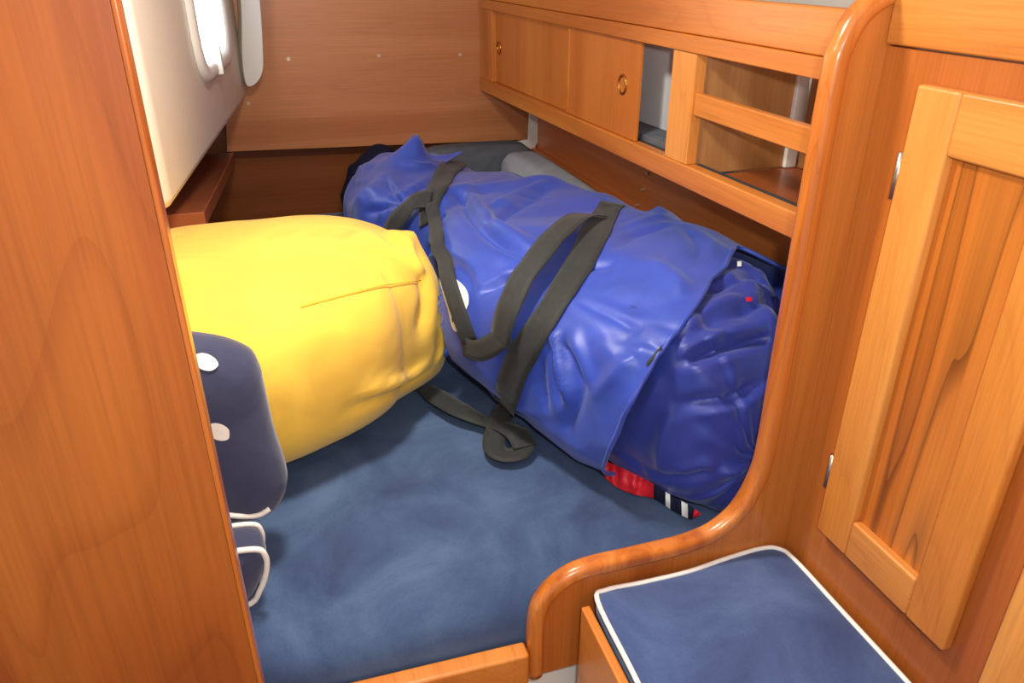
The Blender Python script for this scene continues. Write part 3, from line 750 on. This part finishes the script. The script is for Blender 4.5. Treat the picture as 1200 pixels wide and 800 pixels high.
if bd:
    for pl, mt in (([(518, 339), (523, 332), (525, 335), (519, 342)], 'badge_red'), ([(520, 344), (524, 337), (528, 342), (534, 356), (525, 358)], 'badge_navy'),
                   ([(523, 352), (526, 346), (528, 352)], 'badge'),
                   ([(529, 372), (532, 369), (533, 375), (530, 378)], 'badge_navy')):
        patch('badge_mark', pl, t0, .0045 if mt != 'badge' else .006, M[mt], bd, 1)
patch('zip_tab', [(777, 403), (780, 406), (768, 424), (758, 430), (757, 426), (768, 412)], t0, .004, M['webbing'], BAG, 1)
patch('care_tag', [(864, 306), (869, 306), (869, 312), (864, 312)], tI, .006, M['badge'], BAG, 1)
patch('red_tag', [(874, 348), (881, 348), (881, 353), (874, 353)], tI, .006, M['red'], BAG, 1)
def lining_strip():
    lo = crom([(709, 560), (722, 570), (742, 579), (766, 584), (788, 598), (808, 608), (814, 607)], 8)
    up = crom([(704, 538), (722, 545), (745, 556), (766, 567), (788, 581), (808, 592), (822, 602)], 8)
    n = len(lo); A = [onz(u, v, ZM + .006) for u, v in lo]
    B = []
    for k, (u, v) in enumerate(up):
        h = cast(tI, u, v)
        B.append(h * (1 - .006 / np.linalg.norm(h)) if h is not None else onz(u, v, ZM + .03))
    cut = [(0, .50, 'red', 'red_lining'), (.50, .60, 'darknavy', 'navy_strip'), (.60, .65, 'badge', 'white_stripe'), (.65, .75, 'darknavy', 'navy_strip'), (.75, .81, 'badge', 'white_stripe'), (.81, .89, 'darknavy', 'navy_strip'), (.89, 1.0, 'red', 'red_lining')]
    for a, b, mt, nm in cut:
        i0, i1 = int(round(a * (n - 1))), int(round(b * (n - 1))); v = []; f = []
        for i in range(i0, i1 + 1):
            for t in (0.0, 0.35, 0.7, 1.0):
                p = A[i] * (1 - t) + B[i] * t; bulge = 0.006 * math.sin(t * math.pi) * (1 + 0.6 * math.sin(i * 1.3))
                v.append(p - np.array(p) / np.linalg.norm(p) * bulge)
        m_ = i1 - i0 + 1
        for i in range(m_ - 1):
            for t in range(3): f.append((i * 4 + t, i * 4 + t + 1, i * 4 + t + 5, i * 4 + t + 4))
        mk(nm, v, f, M[mt], BAG, smooth=True)
lining_strip()
def loose_fold():
    at = lambda u, v, y: ray(u, v) * (y / ray(u, v)[1])
    rows = [[(462, 186, 2.10), (487, 157, 2.15), (503, 179, 2.10), (522, 181, 2.04), (541, 177, 2.00)],
            [(458, 196, 2.06), (482, 182, 2.06), (503, 190, 2.04), (522, 186, 2.02), (541, 178, 2.00)],
            [(456, 208, 2.03), (480, 203, 2.01), (503, 199, 2.00), (520, 191, 1.99), (540, 179, 2.00)]]
    g = np.array([[at(*p) for p in r] for r in rows]); g = np.array([crom(r, 6) for r in g]); g = np.array([crom(g[:, k], 6) for k in range(g.shape[1])])
    a, b = g.shape[:2]; v = g.reshape(-1, 3); f = [(i * b + j, i * b + j + 1, (i + 1) * b + j + 1, (i + 1) * b + j) for i in range(a - 1) for j in range(b - 1)]
    o = mk('loose_fold', v, f, M['nylon'], BAG, smooth=True)
    md = o.modifiers.new('thickness', 'SOLIDIFY'); md.thickness = 0.002
loose_fold()

# ---- dark bundle, grey cushions in the aft corner
def pad(name, x, y, z, mat, r, parent=None, puff=0.008, n=14):
    """soft cushion block with rounded edges and slightly domed faces"""
    bm = bmesh.new(); bmesh.ops.create_cube(bm, size=2.0)
    bmesh.ops.subdivide_edges(bm, edges=bm.edges, cuts=n, use_grid_fill=True)
    bm.verts.ensure_lookup_table(); bm.verts.index_update()
    c = np.array([(x[0] + x[1]) / 2, (y[0] + y[1]) / 2, (z[0] + z[1]) / 2]); h = np.array([(x[1] - x[0]) / 2, (y[1] - y[0]) / 2, (z[1] - z[0]) / 2])
    V = np.array([tuple(v.co) for v in bm.verts]); F = [tuple(v.index for v in f.verts) for f in bm.faces]; bm.free()
    V = np.sign(V) * np.abs(V) ** 0.8
    out = []
    for v in V:
        p = v * h; inner = h - r; q = np.clip(p, -inner, inner); d = p - q; l = np.linalg.norm(d)
        if l > 1e-9: p = q + d / l * min(r, l if np.count_nonzero(np.abs(d) > 1e-6) == 1 else r)
        k = np.prod([1 - (abs(v[a]) ** 3) if abs(v[a]) < .999 else 1.0 for a in range(3)])
        if np.count_nonzero(np.abs(v) > .999) > 1: k = 0
        p = p + np.where(np.abs(v) > .999, np.sign(v), 0) * puff * k
        out.append(c + p)
    return mk(name, out, F, mat, parent, smooth=True)
tag(pad('grey_cushion', (0.735, 0.880), (1.80, 2.47), (ZM + .012, -0.580), M['grey'], 0.045), 'light grey upholstered cushion wedged between blue bag and side board', 'cushion')
tag(pad('slate_cushion', (0.50, 0.872), (2.51, 2.63), (ZM + .012, -0.580), M['slate'], 0.035), 'dark grey cushion standing against the aft wall', 'cushion')
GD = loft([(0.232, 2.49, 0.06, 0.13), (0.29, 2.53, 0.08, 0.20), (0.36, 2.56, 0.08, 0.245), (0.43, 2.585, 0.06, 0.20)], 50, 50, 0.07, 0.07); GD = clampz(GD, ZM + .004)
GD = rumple(GD, gnormals(GD), 0.012, 9.0, 4.4)
tag(mk('navy_bundle', GD.reshape(-1, 3), gfaces(50, 50), M['darknavy'], smooth=True), 'crumpled dark navy cloth bundle behind the far end of the blue bag', 'bundle')

# ---- folded navy seat pad with white piping, leaning against the yellow bag
NP = thing('folding_seat_pad', 'folded navy padded seat with white buttons and white piping', 'seat pad', (-0.22, 0.92, ZM))
def slab_outline(name, outl, y0, y1, mat, parent, lean=0.0, puff=0.012):
    """upright padded panel: outline in (x, z), thickness y0..y1, domed faces, leaning back with height"""
    o = crom(outl, 5, True); c = o.mean(0); n = len(o); v = []; f = []
    ym = (y0 + y1) / 2; hy = (y1 - y0) / 2
    zmin = o[:, 1].min()
    prof = [(0.55, -1.0 - puff / hy), (0.80, -1.0 - puff / hy * .6), (0.93, -0.86), (0.985, -0.5), (1.0, 0.0), (0.985, 0.5), (0.93, 0.86), (0.80, 1.0), (0.55, 1.0)]
    for s, t in prof:
        for p in o:
            q = c + (p - c) * s; v.append((q[0], ym + t * hy + lean * (q[1] - zmin), q[1]))
    for k in range(len(prof) - 1):
        for i in range(n):
            j = (i + 1) % n; f.append((k * n + i, k * n + j, (k + 1) * n + j, (k + 1) * n + i))
    f.append(tuple(range(n))); f.append(tuple((len(prof) - 1) * n + i for i in range(n)))
    return mk(name, v, f, mat, parent, smooth=True), o
up_out = [(-0.40, -0.730), (-0.25, -0.738), (-0.12, -0.732), (-0.070, -0.728), (-0.044, -0.700), (-0.038, -0.665), (-0.046, -0.60), (-0.050, -0.53), (-0.052, -0.505), (-0.066, -0.478), (-0.12, -0.452), (-0.25, -0.425), (-0.40, -0.420), (-0.43, -0.46), (-0.43, -0.70)]
pd_, o_ = slab_outline('back_pad', up_out, 0.93, 1.005, M['navy'], NP, lean=0.10)
def tree_of(o):
    off = np.array([0, 0, -CZ]); p = o.parent
    while p is not None: off = off + np.array(p.location); p = p.parent
    return BVHTree.FromPolygons([tuple(np.array(v.co) + off) for v in o.data.vertices], [tuple(f.vertices) for f in o.data.polygons])
tP = tree_of(pd_)
for (u, v) in ((241, 424), (256, 506)):
    patch('button', [(u + 14 * math.cos(a) * (1 + .08 * math.sin(3 * a + u)), v + 10 * math.sin(a) + 3 * math.cos(a)) for a in np.linspace(0, 2 * math.pi, 10, endpoint=False)], tP, .003, M['piping'], pd_)
lowp = [p * (1 - .003 / np.linalg.norm(p)) for p in on_surface(tP, [(225, 594), (245, 599), (266, 603), (288, 605), (304, 603), (316, 596)])]
sweep('piping', lowp, circ(.0042, 8), M['piping'], pd_, up=(0, 1, 0))
lo_out = [(-0.40, ZM + .006), (-0.20, ZM + .006), (-0.115, ZM + .006), (-0.092, ZM + .030), (-0.080, ZM + .060), (-0.078, ZM + .085), (-0.090, ZM + .100), (-0.15, ZM + .104), (-0.30, ZM + .106), (-0.40, ZM + .104), (-0.42, ZM + .06)]
ps_, o2 = slab_outline('seat_part', lo_out, 0.845, 0.905, M['navy'], NP)
sweep('piping', [(p[0], 0.846, p[1]) for p in o2], circ(.0042, 8), M['piping'], ps_, up=(0, 1, 0), closed=True)
sweep('piping', [(p[0] - .004, 0.900, p[1]) for p in o2], circ(.0036, 8), M['piping'], ps_, up=(0, 1, 0), closed=True)

# ---- porthole in the liner, white padded flap and white bracket
def lin(y, z, off=0.0): return (LX(y) + off, y, z)
def port():
    r = [(y, z) for y, z in [(a + 2.135, b - 0.085) for a, b in rrect(0.56, 0.34, 0.10, 5)]]
    n = len(r); v = []; f = []
    prof = [(1.0, 0.0), (1.0, 0.010), (0.95, 0.014), (0.86, 0.012), (0.80, 0.004), (0.80, 0.0)]
    cy, cz = 2.135, -0.085
    for s, off in prof:
        for y, z in r:
            v.append(lin(cy + (y - cy) * s, cz + (z - cz) * (s if s > .99 else s * 0.99), off))
    for k in range(len(prof) - 1):
        for i in range(n):
            j = (i + 1) % n; f.append((k * n + i, k * n + j, (k + 1) * n + j, (k + 1) * n + i))
    fr = struct(mk('window_1', v, f, M['white'], smooth=True), 'bright porthole with cream frame in the hull liner', 'window')
    pn = [lin(cy + (y - cy) * .82, cz + (z - cz) * .82, 0.003) for y, z in r]
    mk('pane', pn, [tuple(range(n))], M['pane'], fr)
    box('latch', (LX(2.09) + .006, LX(2.09) + .022), (2.07, 2.11), (-0.255, -0.19), M['white'], fr, bevel=0.004)
port()
fo = crom([(-0.012, 0.10), (-0.018, -0.11), (-0.036, -0.25), (-0.040, -0.32), (-0.033, -0.350), (-0.008, -0.342), (0.014, -0.312), (0.024, -0.26), (0.036, -0.11), (0.040, 0.10)], 4)
fl_ = prism('window_flap', [tuple(p) for p in fo], lambda a, b: (a, 2.55, b), lambda a, b: (a - .01, 2.62, b), M['white'], bevel=0.008, seg=3)
tag(fl_, 'white rolled vinyl flap hanging in the aft corner beside the liner', 'flap')
br = thing('corner_bracket', 'small white bent bracket in the aft corner under the locker', 'bracket', (0.90, 2.60, -0.60))
prism('upright', [(0.893, -0.42), (0.934, -0.42), (0.932, -0.567), (0.904, -0.618), (0.885, -0.585)], lambda a, b: (a - .006, 2.585, b), lambda a, b: (a - .006, 2.592, b), M['white'], br, bevel=0.001)
prism('foot', [(0.845, -0.578), (0.898, -0.573), (0.902, -0.612)], lambda a, b: (a - .006, 2.583, b), lambda a, b: (a - .006, 2.592, b), M['white'], br, bevel=0.001)

# ------------------------------------------------------------------ made-up rim around the added fill light above the berth
LP = thing('fill_lamp', 'added unseen fill lamp with round white rim above the berth', 'lamp', (0.10, 1.02, 0.31))
sweep('fill_rim', [(0.10 + .10 * math.cos(a), 1.02 + .10 * math.sin(a), 0.328) for a in np.linspace(0, 2 * math.pi, 28, endpoint=False)], circ(.011, 8), M['white'], LP, closed=True)
